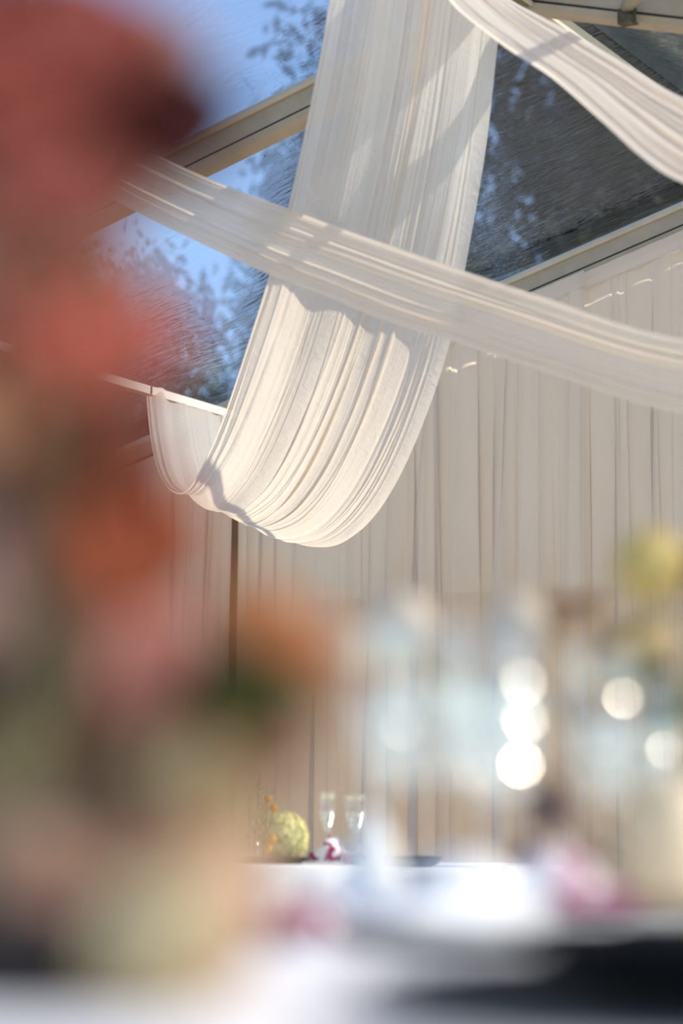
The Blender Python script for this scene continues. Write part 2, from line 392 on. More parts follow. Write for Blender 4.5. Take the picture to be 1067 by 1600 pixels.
# big swag: purlin -> deep belly -> ridge
def path(A, B, sz):
    A = np.array(A, float); B = np.array(B, float); L = np.linalg.norm((B - A)[:2]); d = (B - A)[:2] / L
    return [(A[0] + d[0] * s, A[1] + d[1] * s, z) for s, z in sz]
NS = 200
Lc = spline(path((-7.07, 10.15), (-3.86, 6.7), [(0.0, 3.255), (.2, 2.96), (.5, 2.72), (.95, 2.56), (1.45, 2.49), (2.0, 2.565), (2.46, 2.69), (3.10, 2.94), (3.45, 3.10), (3.79, 3.28), (4.18, 3.57), (4.43, 3.81), (4.68, 4.12)]), NS)
Rc = spline(path((-7.07, 10.93), (-3.86, 7.95), [(0.0, 3.255), (.25, 2.90), (.6, 2.62), (1.25, 2.36), (1.9, 2.235), (2.4, 2.225), (2.87, 2.32), (3.31, 2.53), (3.71, 2.84), (3.94, 3.17), (4.16, 3.58), (4.28, 3.93), (4.34, 4.12)]), NS)
fa = pleats(rng, 26, 0.004, 0.012, 0.009, 1.3, 0.03) + pleats(rng, 40, 0.002, 0.006, 0.0025, 1.5, 0.02)
for q in fa: q['c0'] = rng.uniform(0.06, 0.30) if 0.08 < q['c'] < 0.9 else -0.3; q['c1'] = rng.uniform(0.7, 1.5)
o = cloth(Lc, Rc, 620, fa, 0.02, 'swag_drape', wr=0.006, rng=rng, long_waves=0.004)
tag(o, 'wide sheer ivory drape hanging in a deep U-shaped swag from the ridge', 'drape', 'sheer roof swags')
# crossing swag, gathered at the rafter, sweeping past in front of the wide one
Lu = spline([(-5.50, 7.655, 3.715), (-5.37, 7.61, 3.655), (-4.951, 7.523, 3.436), (-4.538, 7.434, 3.243), (-4.183, 7.358, 3.079), (-3.703, 7.254, 2.866), (-3.341, 7.176, 2.711), (-2.786, 7.056, 2.488), (-2.0, 6.89, 2.328), (-1.3, 6.74, 2.348), (-0.5, 6.57, 2.638), (0.4, 6.4, 3.0)], NS)
Ld = spline([(-5.78, 7.62, 3.60), (-5.61, 7.565, 3.515), (-5.149, 7.461, 3.264), (-4.617, 7.335, 2.991), (-4.32, 7.264, 2.856), (-3.976, 7.183, 2.694), (-3.682, 7.113, 2.58), (-3.268, 7.015, 2.409), (-2.722, 6.886, 2.199), (-2.0, 6.71, 2.069), (-1.3, 6.55, 2.0589999999999997), (-0.5, 6.36, 2.3489999999999998), (0.4, 6.3, 2.95)], NS)
fb = pleats(rng, 40, 0.008, 0.035, 0.007, 1.1, 0.03)
o = cloth(Lu, Ld, 220, fb, 0.0, 'swag_drape', wr=0.005, rng=rng, long_waves=0.004)
m_ = MB(); m_.tube([(-5.64, 7.65, 3.645), (-5.66, 7.88, 3.66), (-5.68, 8.10, 3.665)], 0.006, 8); m_.build('tie_cord', M['rope'], o)
tag(o, 'narrow sheer ivory drape sweeping diagonally across in front of the wide swag', 'drape', 'sheer roof swags')
# third swag, from the ridge down and away past the bracket
Cu = spline([(-3.87, 7.90, 4.13), (-3.787, 7.839, 4.07), (-3.415, 7.523, 3.796), (-3.022, 7.19, 3.486), (-2.73, 6.943, 3.256), (-2.3, 6.58, 2.98), (-1.8, 6.15, 2.80), (-1.3, 5.72, 2.86), (-0.67, 5.2, 3.25)], NS)
Cd = spline([(-3.86, 7.15, 4.10), (-3.584, 6.938, 3.741), (-3.284, 6.707, 3.468), (-3.003, 6.492, 3.243), (-2.754, 6.30, 3.009), (-2.557, 6.149, 2.819), (-2.363, 6.0, 2.672), (-2.0, 5.72, 2.48), (-1.4, 5.26, 2.55), (-0.67, 4.7, 3.25)], NS)
fc = pleats(rng, 24, 0.012, 0.035, 0.018, 0.8, 0.03)
o = cloth(Cu, Cd, 220, fc, 0.0, 'swag_drape', wr=0.006, rng=rng, long_waves=0.004)
tag(o, 'sheer ivory drape slanting down from the ridge bracket with a shadow band', 'drape', 'sheer roof swags')

# ------------------------------------------------------------ gable curtains
def curtain(x0, x1, label, seed, n):
    r = np.random.default_rng(seed)
    root = empty('curtain', (x0, Y_GABLE - 0.08 - 0.035 * (seed % 2), 0.0), label, 'curtain', 'ivory gable curtains')
    ns = 70; w = x1 - x0; zt = lambda X: roof_z(X) - 0.13
    s = np.linspace(0, 1, ns)
    L = np.array([(0, 0, zt(x0) * (1 - q) + 0.02 * q) for q in s]); Rr = np.array([(w, 0, zt(x1) * (1 - q) + 0.02 * q) for q in s])
    # follow the rafter exactly where it peaks
    f = []
    for _ in range(n):
        sg = r.uniform(0.009, 0.045) / w
        f.append(dict(c=r.uniform(0.01, 0.99), s=sg, a=r.uniform(0.008, 0.034), o=r.uniform(0.2, 1.25), d=r.uniform(0, 0.07) / w, ph=r.uniform(-0.3, 0.3) + r.choice([0, math.pi]), fr=r.uniform(0.8, 2.2), c0=r.choice([-0.5, -0.5, 0.0, 0.1]), c1=2.0))
    o = cloth(L, Rr, int(w * 230), f, 0, 'fabric', 'curtain', root, rng=r, long_waves=0.009)
    m = MB(); k = 24
    P = np.zeros((k, 2, 3))
    for i in range(k):
        X = x0 + w * i / (k - 1)
        P[i, 0] = (X - x0, -0.022 - 0.003 * math.sin(i * 1.7), roof_z(X) - 0.045); P[i, 1] = (X - x0, -0.026 - 0.004 * math.sin(i * 2.3), roof_z(X) - 0.145 - 0.004 * math.sin(i * 1.1))
    m.grid(P); hb = m.build('header_band', M['curtain'], root)
    return root
curtain(-9.84, -7.085, 'narrow-pleated ivory gable curtain behind the tall flowers, beyond the post gap', 11, 80)
curtain(-7.07, -5.77, 'ivory gable curtain below the belly of the wide swag, from the post gap', 12, 42)
curtain(-5.80, -4.90, 'ivory gable curtain with closely bunched folds under the crossing swag', 13, 34)
curtain(-4.93, RX + 0.02, 'ivory gable curtain with the highest top edge, beside the ridge', 14, 32)
curtain(RX - 0.02, -1.2, 'ivory gable curtain past the ridge', 15, 64)

# ------------------------------------------------------------ trees outside
def tree_meshes(seed, h, rad, n, m, conifer=False):
    r = np.random.default_rng(seed)
    c = MB()
    cl = r.normal(size=(70, 3)); cl /= np.linalg.norm(cl, axis=1)[:, None]; cl *= (r.uniform(0.25, 1, 70) ** 0.5)[:, None]
    cen = np.array([0, 0, h * 0.62]); ext = np.array([rad, rad, h * 0.38])
    cl = cl * ext + cen
    if conifer: cl[:, :2] *= (1.25 - (cl[:, 2:3] - cen[2] + ext[2]) / (2 * ext[2]))
    k = r.integers(0, 70, n); p = cl[k] + r.normal(size=(n, 3)) * rad * 0.14
    a = r.normal(size=(n, 3)); a /= np.linalg.norm(a, axis=1)[:, None]; b = np.cross(a, r.normal(size=(n, 3))); b /= np.linalg.norm(b, axis=1)[:, None]
    sz = r.uniform(0.10, 0.19, n)[:, None]
    nn = np.cross(a, b)
    V = np.stack([p - a * sz, p - b * sz * 0.4 + nn * sz * .1, p + a * sz, p + b * sz * 0.4 + nn * sz * .1], 1).reshape(-1, 3)
    c.add(V, [(4 * i, 4 * i + 1, 4 * i + 2, 4 * i + 3) for i in range(n)])
    t = MB(); t.tube([(0, 0, 0), (0.1, 0.05, h * 0.3), (-0.05, 0.1, h * 0.6), (0, 0, h * 0.9)], [0.28, 0.2, 0.13, 0.04], 10)
    for q in cl[:26]:
        z0 = max(h * 0.25, q[2] - h * 0.15); t.tube([(0, 0, z0), ((q[0]) * 0.5, q[1] * 0.5, (z0 + q[2]) / 2 + 0.1), tuple(q)], [0.07, 0.04, 0.015], 6)
    return c, t
PROTO = []
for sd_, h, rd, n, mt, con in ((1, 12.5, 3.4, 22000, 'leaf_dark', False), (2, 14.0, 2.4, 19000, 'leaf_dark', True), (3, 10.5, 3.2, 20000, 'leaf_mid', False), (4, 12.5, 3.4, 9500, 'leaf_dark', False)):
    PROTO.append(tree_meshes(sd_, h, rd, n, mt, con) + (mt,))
_mesh = {}
def tree(kind, x, y, sc, rz, label, wd=1.0):
    root = empty('tree', (x, y, -0.11), label, 'tree', 'trees outside the tent', rz); root.scale = (sc * wd, sc * wd, sc)
    c, t, mt = PROTO[kind]
    if kind not in _mesh:
        oc = c.build('crown', M[mt], root, False); ot = t.build('trunk', M['bark'], root); _mesh[kind] = (oc.data, ot.data)
    else:
        for nm, d in zip(('crown', 'trunk'), _mesh[kind]):
            o = bpy.data.objects.new(nm, d); COL.objects.link(o); o.parent = root
def dirpos(px, dist):
    return CAM + FORE * dist + RIGHT * (px - 533.5) / 3650 * dist
TREES = [(0, -420, 44, 1.55, 1.0, 'furthest to the left, hidden by the tall flowers'), (1, -60, 50, 1.45, 1.0, 'dark and tall at the left edge'),
         (2, 200, 40, 1.05, 0.6, 'low crown seen under the roof purlin'), (2, 330, 62, 1.22, 0.8, 'further off, between the low crown and the rounded crown'),
         (0, 450, 52, 0.95, 0.8, 'low rounded crown below the patch of open sky'), (2, 585, 60, 2.0, 0.55, 'leafy edge reaching into the open sky'),
         (3, 800, 48, 1.8, 0.8, 'thin crown broken by many blue sky glints'), (1, 1000, 54, 2.0, 0.85, 'tall and conical beside the ridge'),
         (0, 1260, 50, 2.0, 0.8, 'furthest to the right past the ridge'), (0, 700, 64, 1.15, 0.9, 'low crown behind the thin crowned tree'), (2, 900, 66, 1.3, 0.9, 'low olive crown far behind the conical tree')]
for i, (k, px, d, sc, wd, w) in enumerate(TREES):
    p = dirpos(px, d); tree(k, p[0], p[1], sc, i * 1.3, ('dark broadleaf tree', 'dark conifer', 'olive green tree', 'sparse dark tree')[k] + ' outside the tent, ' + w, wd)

# ------------------------------------------------------------ flowers
def bloom(R, layers, seed, open_=1.0, floor_=0.0):
    """Layered cupped petals around +Z."""
    r = np.random.default_rng(seed); mb = MB()
    for L in range(layers):
        f = (L + 1) / layers; rad = R * (0.25 + 0.75 * f); tip = 0.25 + 1.15 * f * open_; n = 3 + int(4 * f) + L % 2
        for k in range(n):
            p0 = 2 * math.pi * (k + 0.5 * (L % 2)) / n + r.uniform(-0.15, 0.15); wd = 2.6 / n * r.uniform(0.85, 1.15)
            u, v = np.meshgrid(np.linspace(-1, 1, 6), np.linspace(0, 1, 6), indexing='ij')
            th = math.pi * 0.97 + (tip - math.pi * 0.97) * v
            ph = p0 + wd * u * np.sin(math.pi * np.clip(v * 0.72 + 0.08, 0, 1)) ** 0.6
            rr = rad * (1 + 0.14 * np.maximum(0, v - 0.75) * 4 * f * (1 - 0.3 * u * u)) * (1 + 0.03 * np.sin(5 * u + k))
            th = th + 0.12 * u * u * v
            mb.grid(np.stack([rr * np.sin(th) * np.cos(ph), rr * np.sin(th) * np.sin(ph), rr * np.cos(th)], 2))
    return mb
def floret_ball(R, n, fs, seed, cut=-0.5):
    r = np.random.default_rng(seed); mb = MB(); ga = math.pi * (3 - 5 ** 0.5)
    for i in range(n):
        z = 1 - (1 - cut) * (i + 0.5) / n; q = math.sqrt(max(0, 1 - z * z)); t = ga * i
        N = np.array([q * math.cos(t), q * math.sin(t), z]) + r.normal(size=3) * 0.08; N /= np.linalg.norm(N)
        A = np.cross(N, [0.3, 0.5, 0.8]); A /= np.linalg.norm(A); B = np.cross(N, A); a0 = r.uniform(0, 1.57)
        c = N * R * r.uniform(0.92, 1.06)
        for k in range(4):
            a = a0 + k * math.pi / 2; D = A * math.cos(a) + B * math.sin(a); E = np.cross(N, D); s = fs * r.uniform(0.8, 1.15)
            P = [c, c + D * s * 0.55 + E * s * 0.42 + N * s * 0.15, c + D * s * 1.05 + N * s * 0.02, c + D * s * 0.55 - E * s * 0.42 + N * s * 0.15]
            mb.add(P, [(0, 1, 2, 3)])
    return mb
def leaf_mb(mb, base, d, length, width, up=(0, 0, 1)):
    d = np.array(d, float); d /= np.linalg.norm(d); sd = np.cross(d, up); sd /= np.linalg.norm(sd) + 1e-9; nn = np.cross(sd, d)
    u, v = np.meshgrid(np.linspace(-1, 1, 5), np.linspace(0, 1, 8), indexing='ij')
    w = width * np.sin(math.pi * v ** 0.8) + 1e-4
    P = np.array(base) + d * (v * length)[..., None] + sd * (u * w)[..., None] + nn * (np.abs(u) * w * 0.3 - 0.25 * length * v * v)[..., None]
    mb.grid(P)
def align(o, d):
    o.rotation_euler = Vector(d).to_track_quat('Z', 'Y').to_euler()
def flower(name, label, cat, pos, foot, kind, R, col, seed, group, face=(0, 0, 1), core=None, leaves=2):
    pos = np.array(pos, float); foot = np.array(foot, float)
    root = empty(name, tuple(foot), label, cat, group)
    rel = pos - foot
    if kind == 'rose': mb = bloom(R, 6, seed, 0.95)
    elif kind == 'open': mb = bloom(R, 4, seed, 1.25)
    elif kind == 'pom': mb = bloom(R, 9, seed, 1.1)
    else: mb = floret_ball(R, 200 if R < 0.05 else 420, R * (0.24 if R < 0.05 else 0.17), seed)
    b = mb.build('bloom', petal(col, 0.35 if R < 0.05 else 0.3), root); b.location = tuple(rel); align(b, face)
    if kind == 'hyd':
        cb = MB(); cb.lathe([(0.001, -R * .5), (R * .5, -R * .6), (R * .72, -R * .2), (R * .76, R * .2), (R * .55, R * .56), (0.001, R * .78)], 16)
        c = cb.build('flower_core', petal(tuple(x * (0.6 if R < 0.05 else 0.9) for x in col)), b)
    f = np.array(face, float); f /= np.linalg.norm(f)
    e = rel - f * R * 0.7
    st = MB(); mid = e * 0.55 + np.array([0, 0, -0.1 * np.linalg.norm(e)]) * 0.2
    pts = spline([(0, 0, 0), tuple(mid), tuple(e)], 10); st.tube(pts, 0.0022 + 0.0008 * (R > 0.03), 7); st.build('stem', M['stem'], root)
    r = np.random.default_rng(seed + 99)
    for k in range(leaves):
        q = pts[r.integers(4, 9)]; lm = MB(); leaf_mb(lm, q, (r.uniform(-1, 1), r.uniform(-1, 1), r.uniform(-.2, .5)), r.uniform(0.03, 0.05), r.uniform(0.008, 0.013))
        lm.build('leaf', M['gleaf'], root)
    return root
def on(px, py, d):                      # sideways / height of a spot seen at a known distance
    return tp((px - 533.5) / 3650 * d, d, 0.84 + (1320 - py) / 3650 * d)

TABLE_Z = 0.765
bowl_c = tp(-0.150, 1.10, TABLE_Z)
FL = [  # name, px, py, dist, kind, radius, colour, label
 ('dahlia', 25, 25, 1.00, 'pom', 0.046, (0.49, 0.139, 0.112), 'deep red dahlia at the very top of the tall arrangement'),
 ('chrysanthemum', 155, 35, 1.04, 'pom', 0.034, (0.65, 0.378, 0.308), 'dusty brown-pink chrysanthemum at the top edge of the arrangement'),
 ('scabiosa', 215, 140, 1.00, 'pom', 0.033, (0.10, 0.025, 0.022), 'dark maroon scabiosa reaching furthest out at the top'),
 ('chrysanthemum', 175, 85, 1.08, 'hyd', 0.022, (0.17, 0.060, 0.050), 'small brownish maroon chrysanthemum beside the maroon scabiosa'),
 ('dahlia', 95, 200, 1.00, 'pom', 0.036, (0.59, 0.196, 0.154), 'brick red dahlia just below the topmost red dahlia'),
 ('rose', 5, 290, 1.06, 'rose', 0.026, (0.56, 0.235, 0.172), 'dull coral rose on the outer side below the top dahlias'),
 ('anthurium', 130, 480, 1.05, 'open', 0.036, (0.81, 0.248, 0.183), 'bright coral red bloom standing alone halfway up'),
 ('gladiolus', 160, 760, 1.08, 'rose', 0.026, (0.50, 0.13, 0.06), 'rust red gladiolus bloom just above the burnt orange bud'),
 ('rose', 15, 590, 1.08, 'rose', 0.034, (0.79, 0.391, 0.217), 'peach tan rose below the coral red bloom'),
 ('gladiolus', 150, 680, 1.06, 'rose', 0.021, (0.41, 0.094, 0.056), 'dark rust gladiolus bud between the peach and orange blooms'),
 ('gladiolus', 195, 845, 1.06, 'rose', 0.030, (0.60, 0.177, 0.086), 'burnt orange gladiolus bud at the inner side of the arrangement'),
 ('rose', 15, 850, 1.12, 'rose', 0.026, (0.44, 0.206, 0.177), 'dusky rose on the outer side above the cream hydrangea'),
 ('hydrangea', 75, 935, 1.12, 'hyd', 0.034, (0.90, 0.536, 0.402), 'khaki cream hydrangea head midway up the arrangement'),
 ('rose', 185, 1005, 1.12, 'rose', 0.028, (0.90, 0.463, 0.399), 'dusty pink rose next to the khaki hydrangea'),
 ('rose', 0, 1075, 1.16, 'rose', 0.026, (0.23, 0.065, 0.043), 'very dark brown-red rose at the outer edge'),
 ('carnation', 205, 1090, 1.14, 'pom', 0.027, (0.74, 0.323, 0.323), 'mauve carnation in the middle of the mass'),
 ('carnation', 95, 1150, 1.13, 'pom', 0.030, (0.50, 0.191, 0.186), 'dark mauve carnation below the dusty pink rose'),
 ('rose', 305, 1190, 1.12, 'rose', 0.031, (0.90, 0.726, 0.437), 'cream apricot rose below the dark green leaves'),
 ('rose', 350, 1235, 1.16, 'rose', 0.020, (0.90, 0.704, 0.460), 'small peach beige rose right of the apricot rose'),
 ('spray_rose', 425, 1160, 1.14, 'rose', 0.017, (0.61, 0.220, 0.196), 'wine pink spray rose under the orange blooms'),
 ('ranunculus', 470, 1000, 1.14, 'pom', 0.019, (0.90, 0.462, 0.230), 'burnt orange ranunculus reaching out over the table'),
 ('ranunculus', 500, 1065, 1.16, 'pom', 0.017, (0.90, 0.572, 0.345), 'peach ranunculus below the burnt orange one'),
 ('solidago', 395, 975, 1.18, 'hyd', 0.016, (0.90, 0.484, 0.193), 'golden yellow spray above the dark green leaves'),
 ('hydrangea', 25, 1235, 1.10, 'hyd', 0.028, (0.50, 0.37, 0.18), 'olive green hydrangea head low on the outer side'),
 ('carnation', 130, 1270, 1.14, 'pom', 0.032, (0.54, 0.229, 0.153), 'brown carnation low in the arrangement'),
 ('rose', 245, 1310, 1.12, 'rose', 0.030, (0.76, 0.506, 0.356), 'tan rose low in the arrangement'),
 ('hydrangea', 60, 1370, 1.10, 'hyd', 0.034, (0.76, 0.469, 0.296), 'khaki hydrangea head spilling over the bowl rim'),
 ('rose', 345, 1365, 1.12, 'rose', 0.026, (0.90, 0.715, 0.529), 'pale peach rose spilling towards the near napkins'),
 ('rose', 180, 1425, 1.08, 'rose', 0.034, (0.90, 0.539, 0.405), 'beige rose at the front over the bowl'),
 ('rose', 70, 700, 1.12, 'rose', 0.030, (0.51, 0.218, 0.123), 'russet brown rose behind the rust gladiolus bud'),
 ('carnation', 45, 420, 1.12, 'pom', 0.030, (0.56, 0.256, 0.172), 'dull red carnation behind the coral red bloom'),
 ('carnation', 60, 790, 1.15, 'pom', 0.030, (0.37, 0.170, 0.135), 'brown mauve carnation above the khaki hydrangea'),
 ('rose', 120, 890, 1.18, 'rose', 0.026, (0.54, 0.296, 0.195), 'faded terracotta rose behind the khaki hydrangea'),
 ('rose', 280, 1060, 1.18, 'rose', 0.030, (0.85, 0.411, 0.358), 'pale mauve pink rose left of the dark green leaves'),
 ('carnation', 10, 1150, 1.18, 'pom', 0.030, (0.37, 0.136, 0.106), 'dark brown carnation behind the olive hydrangea'),
 ('rose', 200, 1200, 1.18, 'rose', 0.032, (0.79, 0.372, 0.292), 'light brown rose in the heart of the mass'),
 ('hydrangea', 300, 1440, 1.12, 'hyd', 0.030, (0.90, 0.625, 0.448), 'sand coloured hydrangea head low at the inner side'),
 ('rose', 150, 1340, 1.18, 'rose', 0.032, (0.83, 0.433, 0.308), 'sandy rose between the tan and khaki blooms'),
 ('rose', 340, 1290, 1.20, 'rose', 0.028, (0.90, 0.726, 0.483), 'warm cream rose behind the pale peach rose'),
 ('hydrangea', 250, 1510, 1.05, 'hyd', 0.026, (0.80, 0.66, 0.40), 'pale yellow green hydrangea head resting on the tablecloth'),
]
for i, (nm, px, py, d, kd, R, col, lab) in enumerate(FL):
    R *= 1.22
    p = on(px, py, d)
    p[2] = max(p[2], TABLE_Z + R * 1.02)
    foot = bowl_c + np.array([0.02 * math.cos(i * 2.4), 0.02 * math.sin(i * 2.4), 0.03])
    face = (p - bowl_c) / np.linalg.norm(p - bowl_c) * 0.7 + np.array([0.25, -0.45, 0.15])
    flower(nm, lab + ' on the near table', 'flower', p, foot, kd, R, col, 100 + i, 'blooms of the tall near arrangement', face, leaves=0)
# dark green leaf sprig
sp = on(375, 1065, 1.08)
root = empty('leaf_sprig', tuple(bowl_c + np.array([0, 0, 0.03])), 'sprig of dark green leaves between the golden spray and apricot rose', 'foliage')
rel = sp - (bowl_c + np.array([0, 0, 0.03])); m = MB(); m.tube(spline([(0, 0, 0), tuple(rel * 0.5), tuple(rel)], 8), 0.002, 6); m.build('stem', M['stem'], root)
r = np.random.default_rng(3)
for k in range(24):
    m = MB(); leaf_mb(m, rel + r.uniform(-.014, .014, 3), (r.uniform(-1, 1), r.uniform(-1, 1), r.uniform(-.8, .8)), 0.032, 0.012); m.build('leaf', M['gleaf'], root)
# bowl
root = empty('flower_bowl', tuple(bowl_c), 'dark brown glazed bowl holding the tall near arrangement', 'bowl')
m = MB(); m.lathe([(0.001, 0.004), (0.035, 0), (0.036, 0.006), (0.06, 0.02), (0.074, 0.045), (0.071, 0.046), (0.058, 0.024), (0.03, 0.012), (0.001, 0.011)], 40); m.build('vessel', M['brownbowl'], root)
m = MB(); m.lathe([(0.001, 0.028), (0.03, 0.032), (0.058, 0.026)], 24); m.build('flower_foam', M['gleaf'], root)

# ------------------------------------------------------------ near table
def round_table(name, lat, dist, rad, label):
    c = tp(lat, dist, 0)
    root = empty(name, tuple(c), label, 'table')
    m = MB(); m.lathe([(0.001, 0.735), (rad, 0.735), (rad, 0.758), (0.001, 0.758)], 48); m.build('tabletop', M['chair'], root, False)
    for k in range(4):
        a = k * math.pi / 2 + 0.4; m = MB(); m.tube([(rad * .7 * math.cos(a), rad * .7 * math.sin(a), 0.735), (rad * .72 * math.cos(a), rad * .72 * math.sin(a), 0.0)], 0.018, 10); m.build('leg', M['beam'], root)
    seg = 160; prof = []
    m = MB(); rows = []
    for j, (rr, z) in enumerate([(0.001, 0.7645), (rad * .3, 0.7645), (rad * .6, 0.7645), (rad * .9, 0.7645), (rad, 0.7635), (rad + 0.006, 0.755), (rad + .01, 0.70), (rad + .02, 0.5), (rad + .03, 0.25), (rad + .035, 0.02)]):
        row = []
        for k in range(seg + 1):
            t = 2 * math.pi * k / seg; w = 0.05 * max(0, (0.76 - z)) * math.sin(26 * t + 0.6 * math.sin(5 * t))
            row.append(((rr + w) * math.cos(t), (rr + w) * math.sin(t), z))
        rows.append(row)
    m.grid(np.array(rows)); cl = m.build('tablecloth', M['cloth_white'], None); cl.location = tuple(c)
    return root, cl
_, cl = round_table('dining_table', 0.10, 1.60, 0.95, 'round dining table nearest the viewer, under the white cloth with the tall flowers')
tag(cl, 'white linen cloth on the near table under the tall flowers', 'tablecloth')

# ------------------------------------------------------------ glassware
def stem_glass(name, c, H, R, kind, label, group, mk='crystal', cut=True, glint_rings=None, turn=0.0):
    root = empty(name, tuple(c), label, 'glass', group)
    if kind == 'flute':
        out_ = [(0.004, .40), (0.010, .44), (0.45 * R, .52), (0.72 * R, .62), (0.92 * R, .76), (R, .88), (0.97 * R, 1.0)]
    else:
        out_ = [(0.004, .44), (0.35 * R, .46), (0.78 * R, .54), (R, .68), (0.98 * R, .82), (0.84 * R, 1.0)]
    out_ = [(a if a > 0.02 * 1 or i > 1 else a, b * H) for i, (a, b) in enumerate(out_)]
    inn = [(max(0.0008, a - 0.0013), b + (0.004 if i < 2 else 0)) for i, (a, b) in enumerate(out_)][::-1]
    m = MB(); m.lathe(out_, 32); m.build('bowl', M['glass'], root)
    if cut:   # raised cut-crystal diamonds over the lower half of the bowl
        m = MB()
        for row in range(4):
            z = out_[1][1] + (out_[4][1] - out_[1][1]) * (row + 0.6) / 4.4
            rr = np.interp(z, [b for a, b in out_], [a for a, b in out_])
            for k in range(12):
                t = 2 * math.pi * (k + 0.5 * (row % 2)) / 12
                cc = np.array([rr * math.cos(t), rr * math.sin(t), z]); e = np.array([-math.sin(t), math.cos(t), 0]); n_ = np.array([math.cos(t), math.sin(t), -0.25])
                w = rr * 0.25; hh = (out_[4][1] - out_[1][1]) / 7
                m.add([cc - e * w, cc - np.array([0, 0, hh]), cc + e * w, cc + np.array([0, 0, hh]), cc + n_ * 0.0022], [(0, 1, 4), (1, 2, 4), (2, 3, 4), (3, 0, 4), (3, 2, 1, 0)])
        m.build('cut_pattern', M[mk], root, False)
    if glint_rings:   # added glint facets in rings, tilted to mirror the sun into the camera
        for (fz, off, rad) in glint_rings:
            m = MB()
            z = fz * H; rr = np.interp(z, [b for a, b in out_], [a for a, b in out_]) + 0.0012
            for k in range(10):
                t = turn + off + 2 * math.pi * k / 10; el = math.radians(24)
                n_ = np.array([math.cos(t) * math.cos(el), math.sin(t) * math.cos(el), math.sin(el)]); e = np.array([-math.sin(t), math.cos(t), 0]); f_ = np.cross(n_, e)
                cc = np.array([rr * math.cos(t), rr * math.sin(t), z])
                ring = [cc + e * rad * math.cos(a) + f_ * rad * math.sin(a) for a in np.linspace(0, 2 * math.pi, 12, endpoint=False)]
                m.add(ring, [tuple(range(12))])
            m.build('glint_facet_ring', M['facet'], root, False)
    m = MB(); m.lathe([(0.0005, 0.004), (0.0075, 0.006), (0.0038, 0.02), (0.0033, .25 * H), (0.0042, out_[0][1]), (0.0005, out_[0][1] + 0.001)], 14); m.build('stem', M['glass'], root)
    m = MB(); m.lathe([(0.0005, 0), (R * 1.0, 0), (R * 1.0, 0.0015), (R * 0.5, 0.0035), (0.007, 0.006), (0.0005, 0.006)], 32); m.build('foot', M['glass'], root)
    return root
TOPZ = 0.7655
def tt(px, d): return tp((px - 533.5) / 3650 * d, d, TOPZ)
for px, d, H, R, kd, lab, th in (
    (600, 1.98, 0.255, 0.031, 'flute', 'tall crystal flute nearest the orange blooms', ((.80, .008, .0018), (.66, .012, .0018))),
    (665, 2.12, 0.270, 0.042, 'wine', 'large wine glass just right of the tall flute', None),
    (760, 2.05, 0.262, 0.040, 'wine', 'wine glass under the pale floral spray', ((.88, .014, .003),)),
    (780, 1.90, 0.235, 0.034, 'wine', 'cut crystal goblet with the brightest sun glints', ((.86, 0.0, .0036), (.73, .005, .0026), (.58, -.004, .0024))),
    (940, 2.15, 0.250, 0.032, 'flute', 'tall flute beside the green leaves', ((.82, .012, .003),)),
    (1000, 2.30, 0.235, 0.036, 'wine', 'wine glass half behind the khaki candle', ((.70, .02, .0025),))):
    gp = tt(px, d); hv = SUN_DIR + (CAM - gp) / np.linalg.norm(CAM - gp)  # half vector of sun and camera, aims the added glint facets
    stem_glass('wine_glass' if kd == 'wine' else 'champagne_flute', gp, H, R, kd, lab + ' on the near table', 'glasses on the near table', glint_rings=th, turn=math.atan2(hv[1], hv[0]))

# ------------------------------------------------------------ near place settings
def plate(name, c, R, label, m_, h=0.012, group=None):
    root = empty(name, tuple(c), label, 'plate', group)
    q = MB(); q.lathe([(0.001, 0.0), (R * .6, 0.0), (R * .66, 0.003), (R, h), (R * .995, h + 0.002), (R * .66, 0.006), (R * .6, 0.004), (0.001, 0.004)], 48); q.build('dish', m_, root)
    q = MB(); q.lathe([(R * .993, h + 0.0018), (R * 1.006, h + 0.001), (R * 1.004, h + 0.0045), (R * .994, h + 0.004)], 48); q.build('rim', m_, root)
    return root
def napkin(c, w, d, h, label, m_, seed, rz=0.0, roll=False):
    r = np.random.default_rng(seed); root = empty('napkin', tuple(c), label, 'napkin', None, rz)
    for k in range(3):
        u, v = np.meshgrid(np.linspace(-1, 1, 26), np.linspace(-1, 1, 26), indexing='ij')
        e = np.clip(1 - np.maximum(np.abs(u), np.abs(v)) ** 6, 0, 1)
        Z = 0.002 + k * h / 3 + e * h / 3 * (0.8 + 0.3 * np.sin(3 * u + k + seed) * np.cos(2.2 * v + k)) + e * r.uniform(0, h * .2)
        if roll: Z = Z + h * 1.5 * np.exp(-(u * 2.2) ** 2) * e
        q = MB(); q.grid(np.stack([u * w / 2 * (1 - 0.05 * k), v * d / 2 * (1 - .06 * k), Z], 2)); q.build('fold', m_, root)
    return root
# black charger, its stacked bowl and the charcoal napkin close to the viewer
c = tp(0.300, 1.01, TOPZ); plate('charger_plate', c, 0.290, 'large black charger plate nearest the viewer', M['black'], 0.016)
root = empty('serving_bowl', tuple(tp(0.18, 1.14, TOPZ + 0.0045)), 'shallow black bowl standing on the near charger plate', 'bowl')
m = MB(); m.lathe([(0.001, 0), (0.04, 0), (0.045, 0.004), (0.085, 0.022), (0.094, 0.036), (0.090, 0.036), (0.08, 0.024), (0.04, 0.007), (0.001, 0.007)], 48); m.build('vessel', M['black'], root)
napkin(tp(0.225, 1.43, TOPZ), 0.16, 0.14, 0.026, 'folded charcoal napkin behind the black bowl', M['charcoal'], 4, 0.5)
